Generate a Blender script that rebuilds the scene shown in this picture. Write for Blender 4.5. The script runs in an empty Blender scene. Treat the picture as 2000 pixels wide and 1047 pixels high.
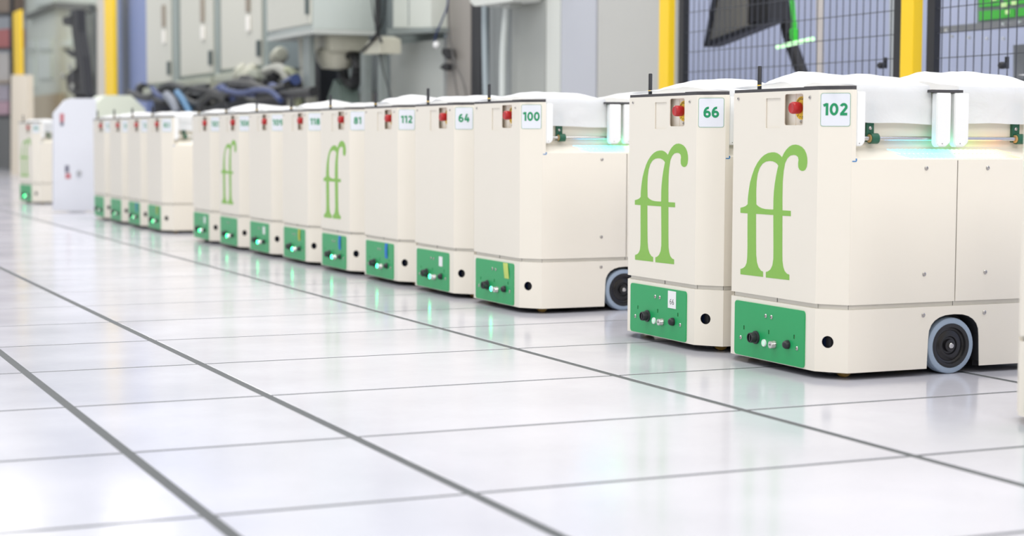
import bpy, bmesh, math, random
from mathutils import Vector, Matrix, noise
random.seed(4)
SC = bpy.context.scene
COL = SC.collection
PI = math.pi

# ------------------------------------------------------------------ camera
F = 3433.36; PITCH = 0.073478; ROLL = 0.003947; YAW = 0.420521; CH = 0.60459
fwd = Vector((math.sin(YAW)*math.cos(PITCH), math.cos(YAW)*math.cos(PITCH), -math.sin(PITCH)))
r0 = Vector((math.cos(YAW), -math.sin(YAW), 0)); u0 = r0.cross(fwd)
rt = math.cos(ROLL)*r0 + math.sin(ROLL)*u0
upv = -math.sin(ROLL)*r0 + math.cos(ROLL)*u0
cam = bpy.data.cameras.new('camera'); camo = bpy.data.objects.new('camera', cam); COL.objects.link(camo)
M = Matrix.Identity(4)
for i in range(3):
    M[i][0] = rt[i]; M[i][1] = upv[i]; M[i][2] = -fwd[i]
M[2][3] = CH
camo.matrix_world = M
cam.sensor_width = 36; cam.lens = F/2000*36; cam.clip_start = .05; cam.clip_end = 200
cam.dof.use_dof = True; cam.dof.focus_distance = 4.9; cam.dof.aperture_fstop = 2.8; cam.dof.aperture_blades = 8
SC.camera = camo

# ------------------------------------------------------------------ light
W = bpy.data.worlds.new('hall_light'); SC.world = W; W.use_nodes = True
bgn = W.node_tree.nodes['Background']; bgn.inputs[0].default_value = (0.93, 0.96, 1.0, 1); bgn.inputs[1].default_value = 0.80
SC.view_settings.view_transform = 'Standard'; SC.view_settings.look = 'None'
SC.view_settings.exposure = 0.11; SC.view_settings.gamma = 1; SC.view_settings.use_curve_mapping = False
SC.cycles.use_denoising = True
SC.cycles.max_bounces = 8

def area_lamp(loc, sx, sy, power, col=(1, .97, .93)):
    l = bpy.data.lights.new('ceiling_or_fill_lamp', 'AREA'); l.shape = 'RECTANGLE'; l.size = sx; l.size_y = sy
    l.energy = power; l.color = col
    o = bpy.data.objects.new('ceiling_or_fill_lamp', l); o.location = loc; COL.objects.link(o)
    return o
for ly in (3.2, 6.6, 10.5, 15.5, 21, 27):
    area_lamp((0.4 if ly < 8 else 2.4, ly, 5.2), 1.2, 2.0, 62 if ly < 8 else 85)
    area_lamp((3.6, ly-1.0, 5.6), 0.8, 2.4, 36)
    area_lamp((5.6, ly-.5, 5.6), 0.8, 2.4, 40)
for lx in (-1.5, 1.5, 4.5):                       # fill lamps added behind the camera, tilted to brighten the robots' near sides
    o = area_lamp((lx, -3.5, 4.6), 1.2, 2.4, 80); o.rotation_euler = (math.radians(50), 0, 0)

# ------------------------------------------------------------------ helpers
def up(px, py, axis, val):
    """the point where the line of sight of a photo pixel meets a world plane"""
    d = fwd + rt*((px-1000)/F) - upv*((py-523.5)/F)
    C = Vector((0, 0, CH)); t = (val-C[axis])/d[axis]
    return C + d*t

def srgb(r, g, b):
    f = lambda c: (c/255/12.92) if c/255 <= .04045 else ((c/255+.055)/1.055)**2.4
    return (f(r), f(g), f(b), 1)

MATS = {}
def mat(name, col, rough=.5, metal=0, spec=.5, emit=None, estr=0, nz=0, nscale=40, bump=0, bscale=200, coat=0, trans=0, alpha=1):
    if name in MATS: return MATS[name]
    m = bpy.data.materials.new(name); m.use_nodes = True; nt = m.node_tree
    b = nt.nodes['Principled BSDF']
    b.inputs['Base Color'].default_value = col
    b.inputs['Roughness'].default_value = rough
    b.inputs['Metallic'].default_value = metal
    b.inputs['Specular IOR Level'].default_value = spec
    b.inputs['Coat Weight'].default_value = coat
    b.inputs['Transmission Weight'].default_value = trans
    b.inputs['Alpha'].default_value = alpha
    if emit:
        b.inputs['Emission Color'].default_value = emit; b.inputs['Emission Strength'].default_value = estr
    tc = nt.nodes.new('ShaderNodeTexCoord')
    if nz:
        n = nt.nodes.new('ShaderNodeTexNoise'); n.inputs['Scale'].default_value = nscale; n.inputs['Detail'].default_value = 4
        nt.links.new(tc.outputs['Object'], n.inputs['Vector'])
        mr = nt.nodes.new('ShaderNodeMapRange'); mr.inputs['To Min'].default_value = 1-nz; mr.inputs['To Max'].default_value = 1+nz
        nt.links.new(n.outputs['Fac'], mr.inputs['Value'])
        mx = nt.nodes.new('ShaderNodeVectorMath'); mx.operation = 'SCALE'; mx.inputs[0].default_value = col[:3]
        nt.links.new(mr.outputs['Result'], mx.inputs['Scale']); nt.links.new(mx.outputs[0], b.inputs['Base Color'])
    if bump:
        n2 = nt.nodes.new('ShaderNodeTexNoise'); n2.inputs['Scale'].default_value = bscale
        nt.links.new(tc.outputs['Object'], n2.inputs['Vector'])
        bp = nt.nodes.new('ShaderNodeBump'); bp.inputs['Strength'].default_value = bump; bp.inputs['Distance'].default_value = .001
        nt.links.new(n2.outputs['Fac'], bp.inputs['Height']); nt.links.new(bp.outputs['Normal'], b.inputs['Normal'])
    MATS[name] = m
    return m

cream = mat('cream_paint', srgb(240, 233, 219), .42, nz=.012, nscale=6, bump=.08, bscale=900, spec=.4)
cream2 = mat('inner_cream', srgb(226, 219, 203), .5, nz=.02, nscale=8)
darkm = mat('black_plastic', srgb(38, 38, 42), .42, nz=.1, nscale=60)
glossb = mat('gloss_black_rubber', srgb(30, 29, 31), .25, nz=.1, nscale=50)
under = mat('dark_underbody', srgb(46, 46, 50), .7, nz=.2, nscale=30)
trimm = mat('grey_edge_trim', srgb(72, 70, 72), .6, nz=.15, nscale=90)
green = mat('green_panel', srgb(30, 163, 94), .38, nz=.04, nscale=25, bump=.1, bscale=1200)
dgreen = mat('dark_green_bracket', srgb(32, 92, 68), .5, nz=.08, nscale=60)
ffm = mat('leaf_green_print', srgb(138, 190, 82), .5, nz=.02, nscale=40)
numg = mat('green_number_print', srgb(24, 146, 94), .5, nz=.03, nscale=60)
labw = mat('label_white', srgb(232, 234, 240), .45, nz=.01, nscale=60)
steel = mat('bright_steel', srgb(205, 202, 198), .22, metal=1, nz=.06, nscale=80)
screwm = mat('screw_steel', srgb(190, 186, 182), .25, metal=1, nz=.1, nscale=300)
railw = mat('white_rail_plastic', srgb(244, 244, 242), .4, nz=.01, nscale=20)
redm = mat('red_button', srgb(186, 34, 38), .3, nz=.05, nscale=60)
yelm = mat('yellow_ring', srgb(250, 205, 30), .45, nz=.03, nscale=60)
inkm = mat('black_ink', srgb(40, 38, 34), .6, nz=.1, nscale=60)
tanm = mat('tan_bushing', srgb(196, 160, 105), .5, nz=.08, nscale=80)
tire = mat('blue_grey_rubber', srgb(158, 174, 192), .55, nz=.06, nscale=120, bump=.2, bscale=500)
casty = mat('amber_caster', srgb(176, 138, 60), .4, nz=.1, nscale=80)
bluet = mat('blue_film', srgb(20, 120, 190), .5, nz=.05, nscale=40)
btape = mat('blue_tape', srgb(30, 120, 205), .6, nz=.06, nscale=60)
ytape = mat('yellow_green_tape', srgb(196, 214, 110), .6, nz=.05, nscale=60)
ytape2 = mat('amber_tape', srgb(190, 190, 60), .6, nz=.05, nscale=60)
paper = mat('white_paper', srgb(244, 244, 244), .6, nz=.01, nscale=60)
chip = mat('slot_brown', srgb(120, 104, 84), .6, nz=.1, nscale=60)
ledg = mat('green_led', srgb(60, 240, 160), .3, emit=srgb(40, 255, 150), estr=16, nz=.02)
ledo = mat('unlit_led_faint_glow', srgb(205, 235, 215), .3, emit=srgb(150, 240, 190), estr=.35, nz=.02)  # switched-off button, with a faint glow added to its colour

# rainbow light strip : the colour runs along the vehicle
def rainbow():
    m = bpy.data.materials.new('rainbow_led'); m.use_nodes = True; nt = m.node_tree
    b = nt.nodes['Principled BSDF']
    tc = nt.nodes.new('ShaderNodeTexCoord'); sx = nt.nodes.new('ShaderNodeSeparateXYZ')
    mr = nt.nodes.new('ShaderNodeMapRange'); mr.inputs['From Min'].default_value = .20; mr.inputs['From Max'].default_value = .57
    cr = nt.nodes.new('ShaderNodeValToRGB'); e = cr.color_ramp.elements
    e[0].position = 0; e[0].color = (.10, .45, 1, 1); e[1].position = 1; e[1].color = (1, .28, .10, 1)
    for p, c in ((.28, (.08, .85, .9, 1)), (.48, (.12, 1, .35, 1)), (.68, (.65, 1, .22, 1)), (.84, (1, .62, .2, 1))):
        q = e.new(p); q.color = c
    nt.links.new(tc.outputs['Object'], sx.inputs[0]); nt.links.new(sx.outputs['X'], mr.inputs['Value'])
    nt.links.new(mr.outputs['Result'], cr.inputs['Fac']); nt.links.new(cr.outputs['Color'], b.inputs['Emission Color'])
    b.inputs['Emission Strength'].default_value = 4.8
    nt.links.new(cr.outputs['Color'], b.inputs['Base Color'])
    return m
ledr = rainbow()

# thin translucent plastic film
def film():
    m = bpy.data.materials.new('white_plastic_film'); m.use_nodes = True; nt = m.node_tree
    b = nt.nodes['Principled BSDF']; out = nt.nodes['Material Output']
    b.inputs['Base Color'].default_value = srgb(250, 251, 253); b.inputs['Roughness'].default_value = .38
    tl = nt.nodes.new('ShaderNodeBsdfTranslucent'); tl.inputs[0].default_value = srgb(248, 250, 252)
    mx = nt.nodes.new('ShaderNodeMixShader'); mx.inputs[0].default_value = .32
    nt.links.new(b.outputs[0], mx.inputs[1]); nt.links.new(tl.outputs[0], mx.inputs[2])
    tp = nt.nodes.new('ShaderNodeBsdfTransparent'); m2 = nt.nodes.new('ShaderNodeMixShader'); m2.inputs[0].default_value = .05
    nt.links.new(mx.outputs[0], m2.inputs[1]); nt.links.new(tp.outputs[0], m2.inputs[2])
    nt.links.new(m2.outputs[0], out.inputs['Surface'])
    tc = nt.nodes.new('ShaderNodeTexCoord'); n = nt.nodes.new('ShaderNodeTexNoise')
    n.inputs['Scale'].default_value = 11; n.inputs['Detail'].default_value = 4; n.inputs['Distortion'].default_value = 1.2
    bp = nt.nodes.new('ShaderNodeBump'); bp.inputs['Strength'].default_value = .6; bp.inputs['Distance'].default_value = .008
    nt.links.new(tc.outputs['Object'], n.inputs['Vector']); nt.links.new(n.outputs['Fac'], bp.inputs['Height'])
    nt.links.new(bp.outputs['Normal'], b.inputs['Normal']); nt.links.new(bp.outputs['Normal'], tl.inputs['Normal'])
    return m
filmm = film()

# ---- mesh building
def finish(name, bm, m, parent=None, label=None, smooth=False, kind=None):
    bmesh.ops.recalc_face_normals(bm, faces=bm.faces)
    me = bpy.data.meshes.new(name); bm.to_mesh(me); bm.free()
    if m: me.materials.append(m)
    if smooth:
        for p in me.polygons: p.use_smooth = True
        me.set_sharp_from_angle(angle=math.radians(38))
    o = bpy.data.objects.new(name, me); COL.objects.link(o)
    if parent: o.parent = parent
    if label: o['label'] = label
    if kind: o['kind'] = kind
    return o
def NB(): return bmesh.new()
def box(bm, x0, x1, y0, y1, z0, z1):
    v = [bm.verts.new((x, y, z)) for x in (x0, x1) for y in (y0, y1) for z in (z0, z1)]
    for f in ((0, 1, 3, 2), (4, 6, 7, 5), (0, 4, 5, 1), (2, 3, 7, 6), (0, 2, 6, 4), (1, 5, 7, 3)):
        bm.faces.new([v[i] for i in f])
def bbox(bm, x0, x1, y0, y1, z0, z1, r):
    b2 = NB(); box(b2, x0, x1, y0, y1, z0, z1)
    bmesh.ops.bevel(b2, geom=b2.edges[:], offset=r, segments=2, affect='EDGES', profile=.5)
    merge(bm, b2)
def merge(bm, b2, mx=None):
    mp = {}
    for v in b2.verts: mp[v] = bm.verts.new(mx @ v.co if mx else v.co)
    for f in b2.faces:
        try: bm.faces.new([mp[v] for v in f.verts])
        except ValueError: pass
    b2.free()
def prism(bm, pts, off):
    """solid from a planar polygon of 3D points pushed along off"""
    a = [bm.verts.new(p) for p in pts]; b = [bm.verts.new(Vector(p)+Vector(off)) for p in pts]
    bm.faces.new(a); bm.faces.new(b[::-1]); n = len(a)
    for i in range(n): bm.faces.new((a[i], a[(i+1) % n], b[(i+1) % n], b[i]))
def plate(bm, outer, holes, org, U, V, off):
    """flat plate with holes: 2D loops in (U,V) at org, thickness vector off"""
    b2 = NB(); org = Vector(org); U = Vector(U); V = Vector(V)
    for loop in [outer]+holes:
        vs = [b2.verts.new(org+U*p[0]+V*p[1]) for p in loop]
        for i in range(len(vs)): b2.edges.new((vs[i], vs[(i+1) % len(vs)]))
    bmesh.ops.triangle_fill(b2, edges=b2.edges[:], use_beauty=True, use_dissolve=False)
    if off:
        r = bmesh.ops.extrude_face_region(b2, geom=b2.faces[:])
        bmesh.ops.translate(b2, verts=[g for g in r['geom'] if isinstance(g, bmesh.types.BMVert)], vec=off)
    merge(bm, b2)
def rrect(x0, x1, y0, y1, r, n=5):
    out = []
    for cx, cy, a0 in ((x1-r, y1-r, 0), (x0+r, y1-r, 90), (x0+r, y0+r, 180), (x1-r, y0+r, 270)):
        for i in range(n+1):
            a = math.radians(a0+90*i/n); out.append((cx+r*math.cos(a), cy+r*math.sin(a)))
    return out
def circ(cx, cy, r, n=20): return [(cx+r*math.cos(2*PI*i/n), cy+r*math.sin(2*PI*i/n)) for i in range(n)]
def lathe(bm, prof, org, axis, seg=20):
    axis = Vector(axis).normalized(); org = Vector(org)
    a = axis.orthogonal().normalized(); b = axis.cross(a)
    rings = []
    for r, h in prof:
        if r < 1e-6: rings.append([bm.verts.new(org+axis*h)])
        else: rings.append([bm.verts.new(org+axis*h+(a*math.cos(2*PI*i/seg)+b*math.sin(2*PI*i/seg))*r) for i in range(seg)])
    for R, S in zip(rings, rings[1:]):
        for i in range(seg):
            j = (i+1) % seg
            if len(R) == 1 and len(S) == 1: continue
            if len(R) == 1: bm.faces.new((R[0], S[i], S[j]))
            elif len(S) == 1: bm.faces.new((R[i], S[0], R[j]))
            else: bm.faces.new((R[i], S[i], S[j], R[j]))
def tube(bm, pts, r, seg=8):
    pts = [Vector(p) for p in pts]; rings = []
    for i, p in enumerate(pts):
        t = (pts[min(i+1, len(pts)-1)]-pts[max(i-1, 0)]).normalized()
        ref = Vector((0, 0, 1)) if abs(t.z) < .9 else Vector((1, 0, 0))
        a = t.cross(ref).normalized(); b = t.cross(a)
        rr = r[i] if isinstance(r, (list, tuple)) else r
        rings.append([bm.verts.new(p+(a*math.cos(2*PI*k/seg)+b*math.sin(2*PI*k/seg))*rr) for k in range(seg)])
    for R, S in zip(rings, rings[1:]):
        for k in range(seg): bm.faces.new((R[k], R[(k+1) % seg], S[(k+1) % seg], S[k]))
    bm.faces.new(rings[0]); bm.faces.new(rings[-1][::-1])
def smoothpts(P, n=6):
    P = [Vector(p) for p in P]; out = []
    for i in range(len(P)-1):
        p0 = P[max(i-1, 0)]; p1 = P[i]; p2 = P[i+1]; p3 = P[min(i+2, len(P)-1)]
        for k in range(n):
            t = k/n
            out.append(.5*((2*p1)+(p2-p0)*t+(2*p0-5*p1+4*p2-p3)*t*t+(3*p1-p0-3*p2+p3)*t**3))
    out.append(P[-1]); return out
def text_bm(s, size, org, U, V, off=.0, ext=.0003, xs=1.0, space=1.0):
    """built-in font, turned into a mesh, centred on org, lying in plane U,V"""
    cu = bpy.data.curves.new('t', 'FONT'); cu.body = s; cu.size = size; cu.offset = off; cu.extrude = ext
    cu.align_x = 'CENTER'; cu.align_y = 'CENTER'; cu.resolution_u = 6; cu.space_character = space
    ob = bpy.data.objects.new('t', cu); COL.objects.link(ob)
    dg = bpy.context.evaluated_depsgraph_get(); me = bpy.data.meshes.new_from_object(ob.evaluated_get(dg))
    b = NB(); b.from_mesh(me); bpy.data.objects.remove(ob); bpy.data.meshes.remove(me)
    lo = [min(v.co[i] for v in b.verts) for i in (0, 1)]; hi = [max(v.co[i] for v in b.verts) for i in (0, 1)]
    U = Vector(U).normalized(); V = Vector(V).normalized(); N = U.cross(V); org = Vector(org)
    for v in b.verts:
        x = (v.co.x-(lo[0]+hi[0])/2)*xs; y = v.co.y-(lo[1]+hi[1])/2; v.co = org+U*x+V*y+N*v.co.z
    return b

def thing(name, label, cat, loc=(0, 0, 0), rz=0, group=None):
    o = bpy.data.objects.new(name, None); COL.objects.link(o); o.location = loc; o.rotation_euler = (0, 0, rz)
    o.empty_display_size = .1
    return tag(o, label, cat, group)
def tag(o, label, cat, group=None):
    o['label'] = label; o['category'] = cat
    if group: o['group'] = group
    return o
def copy_tree(o, parent=None):
    c = o.copy(); COL.objects.link(c)
    if parent: c.parent = parent
    for ch in list(o.children): copy_tree(ch, c)
    return c

# ------------------------------------------------------------------ the floor
def tile_mat():
    m = bpy.data.materials.new('white_floor_tile'); m.use_nodes = True; nt = m.node_tree; L = nt.links
    b = nt.nodes['Principled BSDF']
    geo = nt.nodes.new('ShaderNodeNewGeometry')
    n1 = nt.nodes.new('ShaderNodeTexNoise'); n1.inputs['Scale'].default_value = 2.3; n1.inputs['Detail'].default_value = 5
    n2 = nt.nodes.new('ShaderNodeTexNoise'); n2.inputs['Scale'].default_value = 55; n2.inputs['Detail'].default_value = 3
    L.new(geo.outputs['Position'], n1.inputs['Vector']); L.new(geo.outputs['Position'], n2.inputs['Vector'])
    cr = nt.nodes.new('ShaderNodeValToRGB'); e = cr.color_ramp.elements
    e[0].position = .3; e[0].color = srgb(198, 198, 206); e[1].position = .7; e[1].color = srgb(210, 209, 217)
    L.new(n1.outputs['Fac'], cr.inputs['Fac'])
    mr = nt.nodes.new('ShaderNodeMapRange'); mr.inputs['To Min'].default_value = .97; mr.inputs['To Max'].default_value = 1.02
    L.new(n2.outputs['Fac'], mr.inputs['Value'])
    oi = nt.nodes.new('ShaderNodeObjectInfo'); mr2 = nt.nodes.new('ShaderNodeMapRange')
    mr2.inputs['To Min'].default_value = .97; mr2.inputs['To Max'].default_value = 1.0; L.new(oi.outputs['Random'], mr2.inputs['Value'])
    mu = nt.nodes.new('ShaderNodeMath'); mu.operation = 'MULTIPLY'; L.new(mr.outputs[0], mu.inputs[0]); L.new(mr2.outputs[0], mu.inputs[1])
    sc = nt.nodes.new('ShaderNodeVectorMath'); sc.operation = 'SCALE'; L.new(cr.outputs['Color'], sc.inputs[0]); L.new(mu.outputs[0], sc.inputs['Scale'])
    L.new(sc.outputs[0], b.inputs['Base Color'])
    b.inputs['Roughness'].default_value = .13; b.inputs['Specular IOR Level'].default_value = .25
    mr3 = nt.nodes.new('ShaderNodeMapRange'); mr3.inputs['To Min'].default_value = .08; mr3.inputs['To Max'].default_value = .22
    L.new(n1.outputs['Fac'], mr3.inputs['Value']); L.new(mr3.outputs[0], b.inputs['Roughness'])
    bp = nt.nodes.new('ShaderNodeBump'); bp.inputs['Strength'].default_value = .12; bp.inputs['Distance'].default_value = .0006
    L.new(n2.outputs['Fac'], bp.inputs['Height']); L.new(bp.outputs['Normal'], b.inputs['Normal'])
    return m
tilem = tile_mat()
seamm = mat('grey_floor_seam', srgb(88, 91, 92), .7, nz=.12, nscale=12, spec=.3)
bm = NB(); box(bm, -3, 9, -1, 41, -.1, -.0004)
floor = finish('floor', bm, seamm, kind='structure')
XS = [-2.51, -1.6, -.68, .235, .692, 1.149, 2.070, 2.945, 3.87, 4.79, 5.71, 6.63, 7.55, 8.47]
YS = [-.92, -.31, .30, .91, 1.52, 2.13, 2.735, 3.351, 3.976, 4.603, 5.195, 5.766, 6.358, 6.955, 7.565]
while YS[-1] < 40: YS.append(YS[-1]+.6096)
GX, GY = .0115, .0075
cache = {}
def tile_data(w, h):
    k = (round(w, 2), round(h, 3))
    if k not in cache:
        b = NB(); x, y = w/2-GX, h/2-GY; e = .0008
        lo = [b.verts.new((sx*x, sy*y, -.0004)) for sx, sy in ((-1, -1), (1, -1), (1, 1), (-1, 1))]
        hi = [b.verts.new((sx*(x-e), sy*(y-e), 0)) for sx, sy in ((-1, -1), (1, -1), (1, 1), (-1, 1))]
        b.faces.new(hi)
        for i in range(4): b.faces.new((lo[i], lo[(i+1) % 4], hi[(i+1) % 4], hi[i]))
        me = bpy.data.meshes.new('floor_tile'); b.to_mesh(me); b.free(); me.materials.append(tilem); cache[k] = me
    return cache[k]
cand = []
for i in range(len(XS)-1):
    for j in range(len(YS)-1):
        cx, cy = (XS[i]+XS[i+1])/2, (YS[j]+YS[j+1])/2
        seen = 0
        for dx in (0, .25, .5, .75, 1):
            for dy in (0, .5, 1):
                d = Vector((XS[i]+dx*(XS[i+1]-XS[i]), YS[j]+dy*(YS[j+1]-YS[j]), -CH)); z = d.dot(fwd)
                if z > .3:
                    px = 1000+F*d.dot(rt)/z; py = 523.5-F*d.dot(upv)/z
                    if -20 < px < 2020 and 250 < py < 1070 and XS[i] < 3.2+max(0, (cy-8))*.12: seen = 1
        cand.append((not seen, (Vector((cx, cy, 0))).length, i, j, cx, cy))
cand.sort()
rest = NB()
for n, (hid, dist, i, j, cx, cy) in enumerate(cand):
    w, h = XS[i+1]-XS[i], YS[j+1]-YS[j]
    if not hid and n < 300:
        o = bpy.data.objects.new('floor_tile', tile_data(w, h)); o.location = (cx, cy, 0); o.parent = floor; COL.objects.link(o)
    else:
        box(rest, cx-w/2+GX, cx+w/2-GX, cy-h/2+GY, cy+h/2-GY, -.0004, 0)
finish('far_floor_tiles', rest, tilem, floor, kind='stuff')

# ------------------------------------------------------------------ the hall
wallm = mat('blue_grey_wall', srgb(186, 194, 220), .6, nz=.03, nscale=3)
wallf = mat('pale_grey_wall', srgb(196, 198, 196), .6, nz=.04, nscale=2)
bm = NB(); box(bm, 6.3, 6.5, -1, 40, 0, 7); finish('wall_right', bm, wallm, kind='structure')
bm = NB(); box(bm, -3, 6.5, 40, 40.2, 0, 7); finish('wall_back', bm, wallf, kind='structure')

# ------------------------------------------------------------------ the delivery robot
HW, CX, CY, LEN = .2725, .054, .069, .757
def octagon(ins=0.0):
    a = HW-ins; k = ins*.45
    return [(ins, -(a-CY+k)), (CX+k, -a), (LEN-CX-k, -a), (LEN-ins, -(a-CY+k)),
            (LEN-ins, a-CY+k), (LEN-CX-k, a), (CX+k, a), (ins, a-CY+k)]
ZSB, ZST, ZUB, ZSH, ZT = .018, .178, .190, .555, .730
T = .0022
def screw(bm, org, axis, r=.0042):
    lathe(bm, [(0, -.0005), (r, -.0005), (r, .0008), (r*.8, .0021), (r*.45, .0027), (r*.42, .0012), (0, .0012)], org, axis, 12)

def screws(parent, places, axis, r):
    for p in places:
        b = NB(); screw(b, p, axis, r); finish('screw', b, screwm, parent)

def build_robot():
    root = thing('delivery_robot', 'x', 'robot')
    O = octagon()
    # lower skirt with wheel arches and sensor holes
    b = NB(); H = ZST-ZSB
    fr = lambda s: [(-HW+CY, ZSB), (HW-CY, ZSB), (HW-CY, ZST), (-HW+CY, ZST)]
    plate(b, fr(0), [], (0, 0, 0), (0, 1, 0), (0, 0, 1), (T, 0, 0))
    plate(b, fr(0), [], (LEN-T, 0, 0), (0, 1, 0), (0, 0, 1), (T, 0, 0))
    cl = math.hypot(CX, CY)
    for s in (-1, 1):
        ud = Vector((CX, s*CY, 0)).normalized(); nin = Vector((CY, -s*CX, 0)).normalized()*T
        plate(b, [(0, ZSB), (cl, ZSB), (cl, ZST), (0, ZST)], [circ(.034*1.0, .0945, .0155)], (0, s*(HW-CY), 0), ud, (0, 0, 1), nin)
        ud2 = Vector((-CX, s*CY, 0)).normalized(); nin2 = Vector((-CY, -s*CX, 0)).normalized()*T
        plate(b, [(0, ZSB), (cl, ZSB), (cl, ZST), (0, ZST)], [circ(.034, .0945, .0155)], (LEN, s*(HW-CY), 0), ud2, (0, 0, 1), nin2)
        arch = [(.297, ZSB), (.3, .095)]
        for i in range(13):
            a = PI - PI*i/12; ca, sa = math.cos(a), math.sin(a)
            arch.append((.381+.081*math.copysign(abs(ca)**.8, ca), .095+.061*abs(sa)**.8))
        arch += [(.462, .095), (.465, ZSB)]
        plate(b, [(CX, ZST), (CX, ZSB)]+arch+[(LEN-CX, ZSB), (LEN-CX, ZST)], [], (0, s*HW, 0), (1, 0, 0), (0, 0, 1), (0, -s*T, 0))
    plate(b, octagon(.0005), [octagon(.02)], (0, 0, ZST-.002), (1, 0, 0), (0, 1, 0), (0, 0, .002))
    skirt = finish('skirt', b, cream, root)
    for y in (-1, 1): screws(skirt, [(x, y*(HW+.0002), .157) for x in (.283, .478)], (0, y, 0), .006)
    for s in (-1, 1):
        b = NB()
        ud = Vector((CX, s*CY, 0)).normalized(); nn = Vector((CY, -s*CX, 0)).normalized()
        c = Vector((0, s*(HW-CY), .0945))+ud*.034+nn*.02
        lathe(b, [(0, 0), (.02, 0), (.02, .02), (0, .02)], c, nn, 16)
        finish('sensor_eye', b, mat('dark_blue_sensor', srgb(22, 34, 64), .15, nz=.05), skirt)
    b = NB()
    c = Vector((0, -(HW-CY), .0945))+Vector((CX, -CY, 0)).normalized()*.034+Vector((CY, CX, 0)).normalized()*.012
    prism(b, [c+Vector((.004, 0, -.012)), c+Vector((.013, -.006, -.012)), c+Vector((.013, -.006, .008)), c+Vector((.004, 0, .008))], (.003, .004, 0))
    finish('sensor_clip', b, steel, skirt)
    # base chassis and dark underbody
    b = NB()
    prism(b, [(x, y, .165) for x, y in octagon(.009)], (0, 0, ZSH-.170))
    ch = finish('inner_body', b, mat('grey_cream_core', srgb(232, 228, 218), .55, nz=.02), root)
    b = NB()
    box(b, .03, .285, -.23, .23, .013, .16); box(b, .28, .482, -.215, .215, .02, .164); box(b, .477, .72, -.23, .23, .013, .16)
    finish('underbody', b, under, root)
    # dark arch liner
    for s in (-1, 1):
        b = NB()
        prof = [(.294, .03), (.297, .097)]
        for i in range(9):
            a = PI-PI*i/8; prof.append((.381+.085*math.cos(a), .097+.064*math.sin(a)))
        prof += [(.465, .097), (.467, .03)]
        for p, q in zip(prof, prof[1:]):
            prism(b, [(p[0], s*(HW-T-.0004), p[1]), (q[0], s*(HW-T-.0004), q[1]), (q[0], s*.21, q[1]), (p[0], s*.21, p[1])], (0, 0, .0015))
        finish('wheel_arch_liner', b, under, root)
    # seams in the recessed band
    b = NB()
    box(b, .0075, .0085, -.0150, -.0140, ZST-.004, ZUB+.004)
    for s in (-1, 1):
        box(b, .0090, .0094, s*.2025-.0005, s*.2025+.0005, ZST, ZUB)
        box(b, .0580, .0588, s*(HW-.0093)-.0008, s*(HW-.0093)+.0008, ZST, ZUB)
        box(b, .3815, .3823, s*(HW-.0088)-.0006, s*(HW-.0088)+.0006, ZST, ZUB)
    finish('band_seams', b, under, ch)
    # front shell : front wall, two chamfers, tower side returns
    b = NB()
    niche = rrect(-.134, -.048, .642, .722, .006, 3)
    blank = rrect(-.029, .042, .635, .713, .002, 2)
    plate(b, [(-HW+CY, ZUB), (HW-CY, ZUB), (HW-CY, ZT), (-HW+CY, ZT)], [niche, blank], (0, 0, 0), (0, 1, 0), (0, 0, 1), (T, 0, 0))
    for s in (-1, 1):
        ud = Vector((CX, s*CY, 0)).normalized(); nin = Vector((CY, -s*CX, 0)).normalized()*T
        plate(b, [(0, ZUB), (cl, ZUB), (cl, ZT), (0, ZT)], [], (0, s*(HW-CY), 0), ud, (0, 0, 1), nin)
        y0, y1 = sorted((s*HW, s*(HW-T)))
        box(b, CX, .0665, y0, y1, ZSH-.002, ZT)
    box(b, .062, .0665, -HW+T, HW-T, ZSH, ZT)
    shell = finish('front_shell', b, cream, root)
    b = NB(); box(b, .0032, .0046, -.034, .047, .630, .718)
    finish('blank_cover', b, cream, shell)
    screws(shell, [(-.0002, y, z) for y, z in ((.179, .715), (-.165, .712))], (-1, 0, 0), .0048)
    b = NB(); box(b, .056, .0685, -HW-.0009, -HW-.0001, .5500, .5525); box(b, .0667, .0700, -HW-.0009, -HW+.004, .5525, .5585)
    finish('blue_tab', b, bluet, shell, 'scrap of blue protective film')
    # emergency stop in its niche
    b = NB(); box(b, .018, .020, -.185, .045, .625, .7285); box(b, .0165, .018, -.075, .03, .628, .726); box(b, .0022, .018, -.187, -.185, .63, .7285); box(b, .0022, .018, .045, .047, .63, .7285); box(b, .0022, .018, -.185, .045, .624, .626); box(b, .0022, .018, -.185, .045, .7275, .7285)
    nb = finish('stop_niche', b, mat('niche_cream_brightened', srgb(246, 238, 224), .5, nz=.01), root)  # paler than the shell to brighten the niche; walls added to bounce light
    b = NB(); lathe(b, [(0, 0), (.0295, 0), (.0295, .0012), (0, .0012)], (.0164, -.103, .686), (-1, 0, 0), 32)
    yr = finish('yellow_ring', b, yelm, nb)
    b = NB()
    for word, a0, a1 in (('EMERGENCY', 155, 25), ('STOP', 232, 308)):
        for i, chx in enumerate(word):
            a = math.radians(a0+(a1-a0)*i/(len(word)-1)); up_ = 1 if word[0] == 'E' else -1
            rad = Vector((0, -math.cos(a), math.sin(a))); V = rad*up_
            V = V.normalized(); U = V.cross(Vector((-1, 0, 0)))
            tb = text_bm(chx, .0085, Vector((.0150, -.103, .686))+rad*.0243, U, V, .0002, .0001)
            merge(b, tb)
    finish('lettering', b, inkm, nb)
    b = NB(); R_ = .0157
    lathe(b, [(.0085, 0), (.0085, .004), (R_*.92, .006), (R_, .012), (R_, .026), (R_*.93, .0305), (R_*.8, .032), (R_*.72, .0312), (0, .0312)], (.0160, -.103, .686), (-1, 0, 0), 28)
    finish('stop_button', b, redm, nb, smooth=True)
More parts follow.
